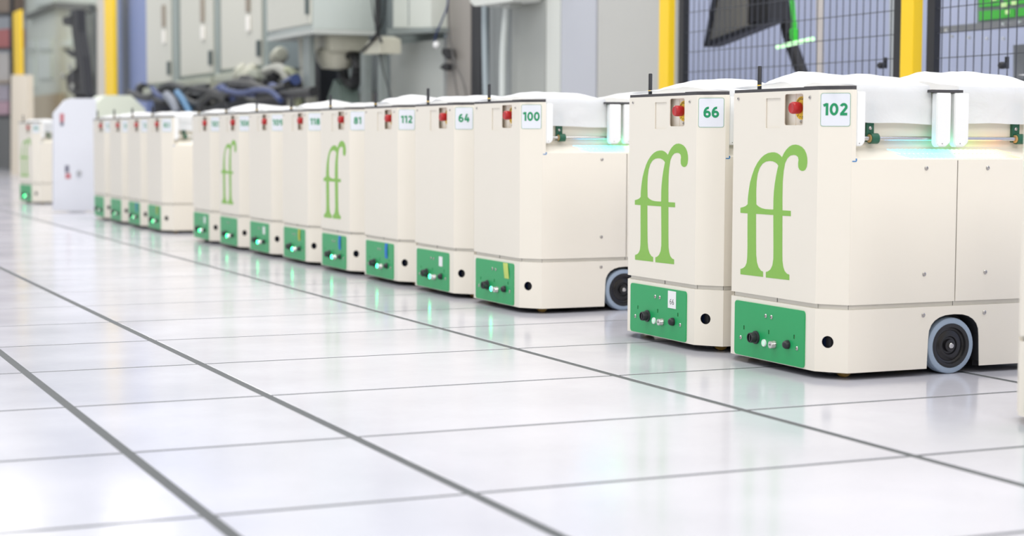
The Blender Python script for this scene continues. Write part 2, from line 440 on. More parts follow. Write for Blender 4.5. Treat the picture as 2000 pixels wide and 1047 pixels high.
    b = NB(); screw(b, (.0178, -.099, .651), (-1, 0, 0), .0038); finish('screw', b, screwm, nb)
    # top trim of the front tower
    b = NB(); i_ = .0015
    prism(b, [(i_, -.135, ZT), (i_, .2025, ZT), (CX, HW-i_, ZT), (.0665, HW-i_, ZT), (.0665, -.135, ZT)], (0, 0, .0082))
    prism(b, [(i_-.001, -.2030, ZT), (i_-.001, -.136, ZT), (.0665, -.136, ZT), (.0665, -HW+i_, ZT), (CX, -HW+i_, ZT)], (0, 0, .0098))
    finish('top_trim', b, trimm, root)
    b = NB(); lathe(b, [(0, 0), (.0058, 0), (.0058, .062), (.0045, .064), (0, .064)], (.012, .094, ZT+.006), (0, 0, 1), 12)
    an = finish('antenna', b, darkm, root, smooth=True)
    b = NB(); lathe(b, [(0, .0), (.0062, 0), (.0062, .0026), (0, .0026)], (.012, .094, ZT+.0175), (0, 0, 1), 12)
    finish('yellow_band', b, yelm, an)
    # side panels
    for s in (-1, 1):
        for x0, x1, nm in ((CX+.0004, .3805, 'side_panel'), (.3835, LEN-CX, 'side_panel')):
            b = NB(); y0, y1 = s*HW, s*(HW-T)
            box(b, x0, x1, min(y0, y1), max(y0, y1), ZUB, ZSH)
            pnl = finish(nm, b, cream, root)
            xs = .283 if x0 < .1 else .478
            screws(pnl, [(xs, s*(HW+.0002), z) for z in (.5335, .2625)], (0, s, 0), .006)
    b = NB()
    plate(b, [(-HW+CY, ZUB), (HW-CY, ZUB), (HW-CY, ZT-.01), (-HW+CY, ZT-.01)], [], (LEN-T, 0, 0), (0, 1, 0), (0, 0, 1), (T, 0, 0))
    for s in (-1, 1):
        ud = Vector((-CX, s*CY, 0)).normalized(); nin = Vector((-CY, -s*CX, 0)).normalized()*T
        plate(b, [(0, ZUB), (cl, ZUB), (cl, ZT-.01), (0, ZT-.01)], [], (LEN, s*(HW-CY), 0), ud, (0, 0, 1), nin)
        y0, y1 = sorted((s*HW, s*(HW-T))); box(b, .69, LEN-CX, y0, y1, ZSH, ZT-.01)
    box(b, .688, .692, -HW+T, HW-T, ZSH, ZT-.01)
    finish('rear_shell', b, cream, root)
    # sloped light ledge + cargo tray
    for s in (1, -1):
        b = NB()
        prism(b, [(.0665, s*HW, ZSH-.002), (.0665, s*HW, ZSH+.0005), (.0665, s*(HW-.05), ZSH+.031), (.0665, s*(HW-.05), ZSH-.002)], (.6215, 0, 0))
        ledge = finish('light_ledge', b, cream, root)
    b = NB(); a = (.031-.0005)/.05
    for row in range(2):
        for k in range(25):
            x0 = .190+k*.0143+row*.014
            for s in (-1,):
                d0, d1 = (.041, .025) if row == 0 else (.0225, .0055)
                x1 = x0+.037
                z = lambda d: ZSH+.0005+d*a+.0006
                w = .005
                pts = [(x0, s*(HW-d0), z(d0)), (x0+w, s*(HW-d0), z(d0)), (x1+w, s*(HW-d1), z(d1)), (x1, s*(HW-d1), z(d1))]
                prism(b, pts, (0, 0, .0004))
    finish('light_slots', b, ledr, ledge, 'row of slanted light slots glowing in rainbow colours', kind='stuff')
    b = NB(); box(b, .0665, .688, -HW+.05, HW-.05, ZSH-.004, .7325)
    tray = finish('cargo_tray', b, cream2, root)
    b = NB(); box(b, .300, .397, -HW+.004, HW-.004, .7265, .7335)
    finish('divider_strip', b, trimm, tray)
    # rails, rod, brackets (aisle side)
    for x0, x1, bev in ((.0672, .094, 1), (.3125, .3575, 1), (.3685, .4145, 1), (.640, .668, 1)):
        b = NB(); zt = .7255
        pts = [(x0, -HW, .589), (x0+(x1-x0)*.62, -HW, .589), (x1, -HW, .600), (x1, -HW, zt), (x0, -HW, zt)] if x0 < .3 else \
              [(x0+.006, -HW, .588), (x0, -HW, .597), (x0, -HW, zt), (x1, -HW, zt), (x1, -HW, .600), (x0+(x1-x0)*.68, -HW, .588)]
        prism(b, pts, (0, .022, 0))
        bmesh.ops.bevel(b, geom=b.edges[:], offset=.0022, segments=2, affect='EDGES')
        rl = finish('guide_rail', b, railw, root, smooth=True)
        b = NB(); lathe(b, [(0, 0), (.0012, 0), (.0012, .0006), (0, .0006)], (x0+.5*(x1-x0)-.004, -HW-.0001, .596), (0, -1, 0), 8)
        finish('pin_hole', b, inkm, rl)
    b = NB(); tube(b, [(.09, -HW+.034, .6085), (.66, -HW+.034, .6085)], .0057, 16)
    finish('steel_rod', b, steel, root, smooth=True)
    for xb in (.1425, .606):
        b = NB()
        box(b, xb-.0165, xb+.006, -HW+.040, -HW+.0502, .60, .70)
        lathe(b, [(.0085, 0), (.0135, 0), (.0135, .023), (.0085, .023)], (xb-.0115, -HW+.034, .6085), (1, 0, 0), 24)
        br = finish('rod_bracket', b, dgreen, root, smooth=True)
        b = NB(); lathe(b, [(.0055, 0), (.0105, 0), (.0105, .004), (.0055, .004)], (xb-.0135, -HW+.034, .6085), (1, 0, 0), 24)
        finish('bushing', b, tanm, br)
        b = NB(); screw(b, (xb-.006, -HW+.0398, .6345), (0, -1, 0), .0052); finish('screw', b, screwm, br)
    # control panel
    b = NB()
    slots = [(.131, .0965), (.007, .0965), (-.114, .0965)]
    holes = [[(y-.003, z-.0055), (y+.003, z-.0055), (y+.003, z+.0055), (y-.003, z+.0055)] for y, z in slots]
    plate(b, rrect(-.161, .180, .0205, .1675, .010), holes, (0, 0, 0), (0, 1, 0), (0, 0, 1), (-.0032, 0, 0))
    pan = finish('control_panel', b, green, root)
    for y, z in slots:
        b = NB(); box(b, -.0006, -.0001, y-.0035, y+.0035, z-.006, z+.006); finish('slot_backing', b, chip, pan)
    screws(pan, [(-.0033, y, z) for y, z in ((.022, .138), (-.006, .1375), (.146, .068), (-.129, .068))], (-1, 0, 0), .0056)
    b = NB()
    lathe(b, [(0, 0), (.0178, 0), (.0178, .003), (.0172, .005), (.0140, .006), (.0135, .02), (.0125, .0215), (.0105, .0215), (.0102, .014), (0, .014)], (-.0032, .069, .076), (-1, 0, 0), 28)
    box(b, -.0235, -.016, .0665, .0715, .068, .084)
    finish('socket', b, darkm, pan, smooth=True)
    b = NB()
    lathe(b, [(0, .002), (.0062, .002), (.0062, .004), (.0092, .0042), (.0098, .003), (.0098, 0)], (-.0032, .027, .0655), (-1, 0, 0), 24)
    finish('button_ring', b, mat('white_metal_ring', srgb(235, 238, 236), .3, nz=.02), pan, smooth=True)
    b = NB()
    lathe(b, [(0, 0), (.0115, 0), (.0115, .004), (.0102, .006), (.0100, .013), (.0092, .0145), (0, .0145)], (-.0032, -.022, .0665), (-1, 0, 0), 24)
    kl = finish('key_switch', b, steel, pan, smooth=True)
    b = NB(); box(b, -.0184, -.0176, -.026, -.018, .0655, .0675)
    finish('key_slot', b, inkm, pan) if False else finish('key_slot', b, inkm, pan)
    b = NB()
    lathe(b, [(0, 0), (.0118, 0), (.0118, .004), (.0105, .0095), (.0075, .0135), (.004, .0155), (0, .016)], (-.0032, -.086, .0735), (-1, 0, 0), 24)
    finish('black_dome', b, darkm, pan, smooth=True)
    # wheels and casters
    for s in (-1, 1):
        yw = s*(HW-.006); ax = (0, s, 0)
        b = NB(); c = (.377, yw-s*.036, .0735)
        lathe(b, [(.055, .036), (.0585, .0365), (.0685, .0365), (.0718, .0345), (.0735, .030), (.0735, .026), (.0725, .025), (.0725, .023), (.0735, .022), (.0735, .016), (.0725, .015), (.0725, .013), (.0735, .012), (.0735, .004), (.070, 0), (.03, 0)], c, ax, 48)
        wh = finish('wheel', b, tire, root, smooth=True)
        b = NB()
        lathe(b, [(.0588, .034), (.0578, .0372), (.054, .0375), (.0475, .0365), (.045, .031), (.0405, .029), (.0385, .0305), (.024, .0305), (.0215, .027), (.017, .027), (.0155, .0345), (.009, .035), (0, .035)], c, ax, 40)
        finish('hub', b, glossb, wh, smooth=True)
        b = NB(); lathe(b, [(0, .039), (.0028, .039), (.0032, .0405), (.006, .0405), (.0072, .039), (.0072, .034)], c, ax, 16)
        finish('axle_bolt', b, steel, wh, smooth=True)
        for xc in (.082, .675):
            b = NB(); lathe(b, [(0, 0), (.018, 0), (.02, .003), (.02, .017), (.018, .02), (0, .02)], (xc, s*.225, .0205), (0, -s, 0), 20)
            finish('caster', b, casty, root, smooth=True)
    return root

proto = build_robot()

# the double-f emblem, traced as one outline with one counter
FFO = [(92,962),(246,980),(246,944),(232,938),(215,915),(204,880),(199,830),(198,750),(198,550),(316,558),(317,780),(316,860),(310,900),(297,928),(280,942),(265,946),(265,984),(425,1002),(425,965),(408,958),(393,940),(383,910),(378,870),(377,780),(378,563),(435,566),(435,530),(378,526),(378,440),(380,330),(386,262),(396,205),(412,172),(432,153),(455,149),(472,152),(484,163),(488,182),(485,205),(486,232),(494,249),(507,257),(520,258),(534,250),(544,230),(548,200),(547,170),(541,140),(529,114),(511,94),(490,83),(468,78),(445,81),(425,92),(405,112),(388,137),(375,165),(362,150),(345,138),(325,131),(303,131),(278,137),(254,150),(230,172),(208,202),(188,240),(172,285),(158,335),(149,390),(143,440),(141,485),(128,497),(112,504),(92,509),(92,543),(141,547),(140,640),(140,780),(138,850),(134,885),(124,908),(110,920),(92,926)]
FFH = [(200,485),(199,400),(202,330),(210,275),(224,235),(243,208),(266,194),(290,190),(312,192),(330,200),(342,210),(350,222),(343,250),(334,295),(326,345),(320,400),(317,450),(316,521),(290,520),(262,518),(238,512),(218,502),(206,492)]
X0, YC102 = 2.513, 3.9395
def ffpt(p):
    w = up(1420+p[0]/3.489, 260+p[1]/3.489, 0, X0); return (w.y-YC102, w.z)
ffo = [ffpt(p) for p in FFO]; ffh = [ffpt(p) for p in FFH]
b = NB(); plate(b, ffo, [ffh], (0, 0, 0), (0, 1, 0), (0, 0, 1), (-.0003, 0, 0))
for v in b.verts: v.co.x -= .0002
ffproto = finish('emblem', b, ffm, None, 'leaf green double f emblem'); ff_mesh = ffproto.data
bpy.data.objects.remove(ffproto)

TD = Vector((CX, -CY, 0)).normalized(); ND = Vector((-CY, -CX, 0)).normalized()
CLW = math.hypot(CX, CY)
def arc(cx, cy, rx, ry, a0, a1, n=18):
    return [(cx+rx*math.cos(math.radians(a0+(a1-a0)*i/n)), cy+ry*math.sin(math.radians(a0+(a1-a0)*i/n))) for i in range(n+1)]
GLY = {'0': (.74, [arc(.37, .5, .26, .40, 0, 360, 32)]),
       '1': (.46, [[(.32, 0), (.32, 1.0)], [(.02, .80), (.32, .93)]]),
       '2': (.70, [arc(.35, .69, .22, .21, 165, -28)+[(.16, .12)], [(.06, .10), (.66, .10)]]),
       '3': (.68, [arc(.33, .70, .21, .20, 150, -90), arc(.33, .30, .24, .20, 90, -150)]),
       '4': (.76, [[(.42, 1.0), (.12, .32)], [(.06, .30), (.74, .30)], [(.53, 0), (.53, .62)]]),
       '5': (.70, [[(.62, .90), (.20, .90), (.17, .55)], arc(.33, .33, .24, .24, 120, -150)]),
       '6': (.72, [arc(.37, .32, .25, .22, 0, 360, 28), arc(.48, .42, .37, .48, 182, 82, 14)]),
       '7': (.66, [[(.04, .90), (.60, .90), (.26, 0)]]),
       '8': (.72, [arc(.36, .28, .25, .19, 0, 360, 28), arc(.36, .72, .21, .18, 0, 360, 28)]),
       '9': (.72, [arc(.35, .68, .25, .22, 0, 360, 28), arc(.24, .58, .37, .48, 2, -98, 14)])}
def digits_bm(s, h, org, U, V, N, w=.112):
    b = NB(); gap = .09; tot = sum(GLY[c][0] for c in s)+gap*(len(s)-1); x = -tot/2
    for c in s:
        for k, line in enumerate(GLY[c][1]):
            P = [Vector((x+p[0], p[1]-.5)) for p in line]; closed = (P[0]-P[-1]).length < 1e-4
            L = []; Rr = []
            for i in range(len(P)):
                a = P[i-1] if i else (P[-2] if closed else P[0]); d = P[i+1] if i < len(P)-1 else (P[1] if closed else P[-1])
                t = (d-a).normalized(); n = Vector((-t.y, t.x))
                L.append(P[i]+n*w); Rr.append(P[i]-n*w)
            z = N*(.00012*k)
            for i in range(len(P)-1):
                b.faces.new([b.verts.new(org+U*(q.x*h)+V*(q.y*h)+z) for q in (L[i], L[i+1], Rr[i+1], Rr[i])])
        x += GLY[c][0]+gap
    r = bmesh.ops.extrude_face_region(b, geom=b.faces[:])
    bmesh.ops.translate(b, verts=[g for g in r['geom'] if isinstance(g, bmesh.types.BMVert)], vec=-N*.0002)
    return b
def number_plate(root, s):
    c = Vector((0, -(HW-CY), .680))+TD*(CLW*.5+.0005)+ND*.0003
    b = NB(); plate(b, rrect(-.0385, .0385, -.0415, .0415, .006), [rrect(-.0377, .0377, -.0407, .0407, .0053)], c, TD, (0, 0, 1), ND*.0006)
    rim = finish('number_plate', b, numg, root, 'number label with a thin green rim')
    b = NB(); plate(b, rrect(-.0378, .0378, -.0408, .0408, .0053), [], c, TD, (0, 0, 1), ND*.0004)
    finish('label_face', b, labw, rim)
    if s:
        tb = digits_bm(s, .0305, c+ND*.0008+Vector((0, 0, .001)), TD, Vector((0, 0, 1)), ND)
        finish('digits', tb, numg, rim)

def note(root, kind):
    pan = [c for c in root.children if c.name.startswith('control_panel')][0]
    b = NB()
    if kind == 'paper66':
        box(b, -.0045, -.0034, -.103, -.056, .112, .1625)
        o = finish('paper_note', b, paper, root, 'white paper note stuck on the green panel')
        tb = digits_bm('66', .017, Vector((-.0048, -.080, .131)), Vector((0, -1, 0)), Vector((0, 0, 1)), Vector((-1, 0, 0)), .05)
        finish('handwriting', tb, inkm, o)
    elif kind == 'paper':
        plate(b, rrect(-.098, -.062, .112, .150, .004), [], (-.0034, 0, 0), (0, 1, 0), (0, 0, 1), (-.001, 0, 0))
        finish('paper_note', b, paper, root, 'white paper note stuck on the green panel')
    else:
        m = {'yellow': ytape, 'amber': ytape2, 'blue': btape}[kind]; n = 8
        w0, w1 = (-.112, -.072) if kind == 'yellow' else (-.094, -.064)
        zb = .112 if kind != 'blue' else .104
        for i in range(n):
            t0, t1 = i/n, (i+1)/n
            f = lambda t: (-.0036-.004*math.sin(t*PI)*.5, .012*math.sin(t*PI*.6) if kind == 'yellow' else 0, .1665-(.1665-zb)*t)
            a, c = f(t0), f(t1)
            prism(b, [(a[0], w0-a[1], a[2]), (a[0], w1-a[1], a[2]), (c[0], w1-c[1], c[2]), (c[0], w0-c[1], c[2])], (-.0005, 0, 0))
        finish('tape_strip', b, m, root, {'yellow': 'curling yellow-green tape strip', 'amber': 'amber tape strip', 'blue': 'blue tape strip'}[kind])

def button_light(root, lit):
    b = NB(); lathe(b, [(0, .0045), (.0042, .0045), (.006, .0036), (.006, .001)] if not lit else [(0, .0062), (.0065, .006), (.0088, .0045), (.0088, .003)], (-.0032, .027, .0655), (-1, 0, 0), 20)
    finish('power_light', b, ledg if lit else ledo, root, 'green lit power button' if lit else None, smooth=True)

# ---- plastic covers over the totes
def cover_mesh(x0, x1, prof, seed, hemL, hemR, near_only=False, corner=0):
    b = NB(); nu = 30; nv = 44; off = Vector((seed*13.7, seed*5.1, seed*2.3))
    def hp(y):
        for (ya, ha), (yb, hb) in zip(prof, prof[1:]):
            if ya <= y <= yb:
                t = (y-ya)/(yb-ya); t = t*t*(3-2*t)*.5+t*.5; return ha+(hb-ha)*t
        return prof[0][1] if y < prof[0][0] else prof[-1][1]
    grid = []
    ye = HW-.026
    for i in range(nu+1):
        u = i/nu; x = x0+(x1-x0)*u; row = []
        xs = max(x, .0692+.002) if x0 < .07 else x
        for j in range(nv+1):
            v = j/nv
            hem = hemL+(hemR-hemL)*u
            n1 = noise.noise(Vector((x*10+v*9, v*7-x*5, 0))+off); n2 = noise.noise(Vector((x*26, v*13, 1))+off)
            if v < .25:                 # hanging side, aisle
                t = v/.25; z = hem+(.7420-hem)*t; y = -ye-.001+.0045*math.sin(PI*t)*n1+.0022*n2*math.sin(PI*min(1, t*1.1))
                z += (1-t)*.004*n1
                y += .004*math.sin(PI*t)-.003*t*t
                xx = xs+corner*.034*(1-t)*u**3
                if x0 < .07 and x < .075: z = max(z, .7420); y = -ye+.003
            elif v > .85:
                t = (1-v)/.15; z = hem+(.7420-hem)*t; y = ye+.0015+.003*n1*math.sin(PI*t); xx = xs
                if x0 < .07 and x < .075: z = max(z, .7420); y = ye-.003
            else:
                t = (v-.25)/.6; y = -ye+2*ye*t; xx = x
                w = math.sin(PI*min(max(u*1.0, 0), 1))**.45 if 0 < u < 1 else 0
                e = math.sin(PI/2*min(1, min(t, 1-t)*6)) if 0 < t < 1 else 0
                z = .7420+hp(y)*(.25+.75*w)*e+(.009*n1+.0035*n2)*e*min(1, max(.08, hp(y)/.02-.25))+.002
            row.append(b.verts.new((xx, y, max(z, .60))))
        grid.append(row)
    for i in range(nu):
        for j in range(nv):
            b.faces.new((grid[i][j], grid[i+1][j], grid[i+1][j+1], grid[i][j+1]))
    return b
GRP = 'white plastic covers over the totes'
def cover(loc, rz, x0, x1, prof, seed, label, hemL=.652, hemR=.644, corner=1):
    b = cover_mesh(x0, x1, prof, seed, hemL, hemR, corner=corner)
    o = finish('plastic_cover', b, filmm, None, smooth=True); o.location = loc; o.rotation_euler = (0, 0, rz)
    tag(o, label, 'plastic cover', GRP); return o

P_102 = [(-.25, .026), (-.12, .028), (-.06, .028), (-.01, .036), (.04, .040), (.085, .012), (.25, .002)]
P_66 = [(-.25, .014), (-.20, .030), (-.05, .036), (.02, .034), (.065, .012), (.25, .002)]
P_dome = [(-.25, .008), (-.16, .010), (-.08, .036), (0, .042), (.06, .018), (.085, .006), (.25, .003)]
P_flat = [(-.25, .014), (-.1, .024), (0, .022), (.06, .010), (.25, .003)]
P_low = [(-.25, .010), (-.1, .016), (-.04, .021), (0, .013), (.07, .008), (.25, .002)]
P_peak = [(-.25, .010), (-.18, .014), (-.10, .036), (-.04, .028), (.04, .008), (.25, .003)]
RB = [  # pitch slot, number, emblem, note, lit, cover profile, label
    (-4, None, None, None, 0, P_102, None),
    (-2, '102', 1, None, 0, P_102, 'cream robot numbered 102 with green double f emblem, nearest on the right'),
    (-1, '66', 1, 'paper66', 0, P_66, 'cream robot with green double f emblem and a handwritten white note on its panel'),
    (0, '100', 0, 'yellow', 1, P_flat, 'cream robot numbered 100 with curled yellow tape and its long side showing'),
    (1, '64', 0, 'paper', 1, P_flat, 'plain cream robot numbered 64 with white note, left of robot 100'),
    (2, '112', 0, 'blue', 1, P_dome, 'plain cream robot numbered 112 with blue tape on its green panel'),
    (3, '81', 1, 'blue', 1, P_low, 'cream robot with both the green double f emblem and blue tape'),
    (4, '118', 0, 'amber', 1, P_peak, 'plain cream robot with amber tape, directly left of the emblem robot with blue tape'),
    (5, '109', 0, 'paper', 1, P_low, 'plain cream robot with white note, second left of the emblem robot with blue tape'),
    (6, '106', 1, None, 1, P_dome, 'blurred cream robot with the green double f emblem, furthest emblem in the row'),
    (7, '105', 0, 'paper', 1, P_low, 'blurred plain cream robot with white note, directly left of the furthest emblem robot'),
    (9, '83', 0, 'amber', 1, P_flat, 'blurred cream robot left of the empty slot, its whole side showing'),
    (10, '72', 0, 'blue', 1, P_low, 'blurred cream robot with blue tape, second left of the empty slot'),
    (11, '51', 0, None, 1, P_peak, 'blurred cream robot third left of the empty slot, no tape on its panel'),
    (12, '17', 0, None, 1, P_low, 'blurred cream robot at the far left end of the row by the white board'),
]
def dress(root, num, emb, nt_, lit):
    number_plate(root, num)
    if emb:
        o = bpy.data.objects.new('emblem', ff_mesh); o.parent = root; COL.objects.link(o); o['label'] = 'leaf green double f emblem'
    if nt_: note(root, nt_)
    button_light(root, lit)
XJ = {-2: .0, -1: .004, 0: -.002}
PITCH_Y = .6105
robots = []
roots = [proto]+[copy_tree(proto) for _ in RB]      # the extra one is the robot parked at the far left
LIT = 1
for r, (k, num, emb, nt_, lit, prof, lab) in zip(roots, RB):
    y = 5.552+.2035+k*.6096
    if k == -1: y = 4.351+.2035
    if k == -2: y = YC102
    if k == -4: y = 2.555+.2035
    x = X0+XJ.get(k, 0)
    r.location = (x, y, 0)
    tag(r, lab or 'cream robot at the right edge of the photo, only a sliver in view', 'robot', 'cream delivery robots parked in a row')
    dress(r, num, emb, nt_, lit)
    who = {'102': 'the nearest robot with an emblem', '66': 'the emblem robot with a handwritten note', '100': 'the plain robot with curled yellow tape',
           '64': 'the robot just left of the curled tape', '112': 'the plain robot with blue tape'}.get(num)
    wl = who or {-4: 'the robot cut off by the right edge', 3: 'the emblem robot with blue tape', 4: 'the mid-row robot with amber tape',
                 5: 'the second robot left of the middle emblem robot', 6: 'the furthest emblem robot', 7: 'the robot after the furthest emblem robot',
                 9: 'the robot just left of the empty slot', 10: 'the second robot left of the empty slot', 11: 'the third robot left of the empty slot', 12: 'the last robot of the row, far left'}[k]
    cover((x, y, 0), 0, .004, .306, prof, k+7, 'white plastic cover at the front of '+wl)
    if k in (-2, -1, 0, 9):
        rp = {-2: [(-.25, .030), (-.1, .044), (.02, .046), (.12, .03), (.25, .004)], 0: [(-.25, .012), (-.12, .030), (-.02, .020), (.25, .003)]}.get(k, P_dome)
        cover((x, y, 0), 0, .400, .684, rp, k+31, 'white plastic cover at the rear of '+wl, .648, .650, 0)
    robots.append(r)
# robot standing apart, far left
far = roots[len(RB)]
FL = (2.50, 16.45, 0); FR = math.radians(8)
far.location = FL; far.rotation_euler = (0, 0, FR)
tag(far, 'blurred cream robot standing apart at the far left beside the white board', 'robot')
dress(far, '90', 1, None, 1)
cover(FL, FR, .004, .322, P_low, 60, 'white plastic cover on the robot standing apart at the far left')

# ------------------------------------------------------------------ background : white board and chamfered case
whiteb = mat('white_board', srgb(226, 228, 236), .5, nz=.01, nscale=5)
palec = mat('pale_green_case', srgb(222, 228, 214), .5, nz=.02, nscale=5)
def yslab(b, pxs, Y, dep):
    prism(b, [up(px, py, 1, Y) for px, py in pxs], (0, dep, 0))
def xslab(b, pxs, X, dep):
    prism(b, [up(px, py, 0, X) for px, py in pxs], (dep, 0, 0))
YB = 14.35
t = thing('display_board', 'white freestanding board with cut top corner beside the far end of the row', 'board', (up(142, 412, 1, YB).x, YB, 0))
def into(o, root):
    o.parent = root; o.matrix_parent_inverse = Matrix.Translation(-Vector(root.location)); return o
b = NB(); yslab(b, [(105, 412), (105, 222), (127, 196), (140, 192), (188, 192), (188, 412)], YB, .06)
into(finish('board', b, whiteb), t)
mk = mat('faded_red_print', srgb(196, 120, 128), .6, nz=.1, nscale=30); mk2 = mat('faded_grey_print', srgb(120, 120, 136), .6, nz=.1)
for (x, y, w, h, m) in ((121, 230, 8, 16, mk), (121, 242, 7, 8, mk2), (131, 330, 8, 14, mk2), (133, 344, 10, 10, mk)):
    b = NB(); yslab(b, [(x-w/2, y-h/2), (x+w/2, y-h/2), (x+w/2, y+h/2), (x-w/2, y+h/2)], YB-.003, .003)
    into(finish('printed_mark', b, m), t)
b = NB(); c = up(154, 338, 1, YB); lathe(b, [(0, 0), (.02, 0), (.02, .02), (0, .02)], c, (0, -1, 0), 16)
into(finish('knob', b, mat('grey_knob', srgb(176, 178, 182), .4, nz=.05)), t)
YC = 17.2
b = NB(); yslab(b, [(182, 395), (182, 208), (205, 186), (256, 186), (284, 214), (284, 395)], YC, .5)
o = finish('machine_case', b, palec); tag(o, 'pale green-white case with chamfered top corners behind the far end of the row', 'case')

# ------------------------------------------------------------------ guard fence on the right
XF = 4.45
yel = mat('yellow_post_paint', srgb(250, 208, 24), .4, nz=.02, nscale=6)
blk = mat('black_frame_paint', srgb(32, 33, 38), .5, nz=.1, nscale=20)
wirem = mat('grey_wire', srgb(62, 64, 72), .5, nz=.1, nscale=40)
def post(px0, px1, px2, lab, X=XF, z1=2.6, mt=yel, z0=0, name='fence_post', cat='post'):
    ya = up(px0, 130, 0, X).y; yb = up(px1, 130, 0, X).y
    wx = up(px2, 130, 1, yb).x-X
    r = thing(name, lab, cat, (X, (ya+yb)/2, 0))
    b = NB(); bbox(b, 0, wx, (yb-ya)/2, (ya-yb)/2, z0+.008, z1, .004); finish('post_tube', b, mt, r)
    b = NB(); box(b, -.04, wx+.04, -(ya-yb)/2-.04, (ya-yb)/2+.04, 0, .008); finish('foot_plate', b, mt, r)
    return r
post(1286, 1305, 1318, 'yellow square post at the left end of the wire fence, behind robot 66')
post(1757, 1782, 1801, 'yellow square post between the two wire fence panels, above robot 102')
def fence_panel(px0, px1, pyh, lab):
    ya = up(px0, 100, 0, XF).y-.004; yb = (up(px1, 100, 0, XF).y if px1 < 1990 else 3.9)+.004
    r = thing('wire_fence', lab, 'fence', (XF+.03, (ya+yb)/2, 0), 0, 'black wire fence panels')
    hw = (ya-yb)/2; fw = .05
    def p(nm, f, m=blk, kind=None):
        b = NB(); f(b); return finish(nm, b, m, r, kind=kind)
    z1 = 2.45
    p('frame_upright', lambda b: box(b, -.015, .015, hw-fw, hw, 0, z1)); p('frame_upright', lambda b: box(b, -.015, .015, -hw, -hw+fw, 0, z1))
    p('frame_rail', lambda b: box(b, -.015, .015, -hw+fw, hw-fw, .08, .12)); p('frame_rail', lambda b: box(b, -.015, .015, -hw+fw, hw-fw, z1-.04, z1))
    zr = up(pyh[0], pyh[1], 0, XF+.03).z % .1
    def wires(b):
        y = hw-fw-.03
        while y > -hw+fw:
            box(b, -.0016, .0016, y-.0016, y+.0016, .12, z1-.04); y -= .05
        z = zr+.1
        while z < z1-.04:
            if z > .12:
                box(b, -.005, -.0018, -hw+fw-.01, hw-fw+.01, z-.0016, z+.0016)
                box(b, -.005, -.0018, -hw+fw-.01, hw-fw+.01, z+.008, z+.0112) if 0 else None
            z += .1
    p('wire_grid', wires, wirem, 'stuff')
    return r
fence_a = fence_panel(1319, 1754, (1337, 141.6), 'wire fence panel between the two yellow posts behind robots 66 and 102')
fence_b = fence_panel(1802, 2100, (1832, 114), 'wire fence panel at the right edge, right of the yellow post')

# ---- inside the cage
def slab_thing(name, lab, cat, pxs, X, dep, m, group=None):
    b = NB(); xslab(b, pxs, X, dep); o = finish(name, b, m); return tag(o, lab, cat, group)
def tube_px(pts, X, r, m, name, lab=None, cat=None, parent=None, seg=8, jitter=0):
    P = [up(px, py, 0, X+(random.uniform(-jitter, jitter) if jitter else 0)) for px, py in pts]
    b = NB(); tube(b, smoothpts(P), r, seg); o = finish(name, b, m, None, smooth=True)
    if parent: into(o, parent)
    elif lab: tag(o, lab, cat)
    return o
charc = mat('charcoal_cover', srgb(42, 42, 45), .7, nz=.2, nscale=20)
mesg = mat('grey_mesh_cloth', srgb(146, 144, 136), .8, nz=.2, nscale=90)
XA = 5.1
c0 = up(1440, 40, 0, XA)
ra = thing('gripper_head', 'dark hanging gripper head with grey mesh side behind the left fence panel', 'machine', tuple(c0))
for nm, px, m, X, dep in (('mesh_side', [(1408, -60), (1380, 84), (1462, 52), (1472, -60)], mesg, XA, .06),
                          ('side_frame', [(1400, -60), (1374, 92), (1381, 90), (1410, -60)], blk, XA-.01, .08),
                          ('lower_frame', [(1374, 92), (1387, 90), (1505, 43), (1503, 35), (1382, 80)], blk, XA-.012, .08),
                          ('boot', [(1464, -60), (1460, 46), (1505, 37), (1495, -60)], charc, XA-.006, .12)):
    b = NB(); xslab(b, px, X, dep); into(finish(nm, b, m), ra)
b = NB(); xslab(b, [(1428, -400), (1428, -56), (1486, -56), (1486, -400)], XA+.01, .08); into(finish('hanger_post', b, blk), ra)
tube_px([(1486, -300), (1504, -160), (1520, -60), (1532, 20), (1541, 70), (1556, 115), (1572, 160), (1590, 230), (1600, 330), (1602, 520)], XA+.2, .035, charc, 'support_arm', parent=ra)
greenh = mat('lime_green_hose', srgb(60, 205, 60), .3, nz=.15, nscale=60)
hb = up(1552, 85, 0, XA-.15)
gl = thing('green_light_bar', 'lime green hose ending in a short glowing light bar behind the fence', 'lamp', tuple(hb))
tube_px([(1538, -400), (1545, -50), (1548, 10), (1551, 45), (1551, 60), (1552, 80)], XA-.15, [.012]*18+[.015]*5+[.022]*6+[.018]*2, greenh, 'hose', parent=gl)
tube_px([(1518, 92), (1588, 76)], XA-.15, .011, mat('pale_green_lamp', srgb(190, 250, 190), .3, emit=srgb(205, 255, 200), estr=.9, nz=.02), 'light_bar', parent=gl)
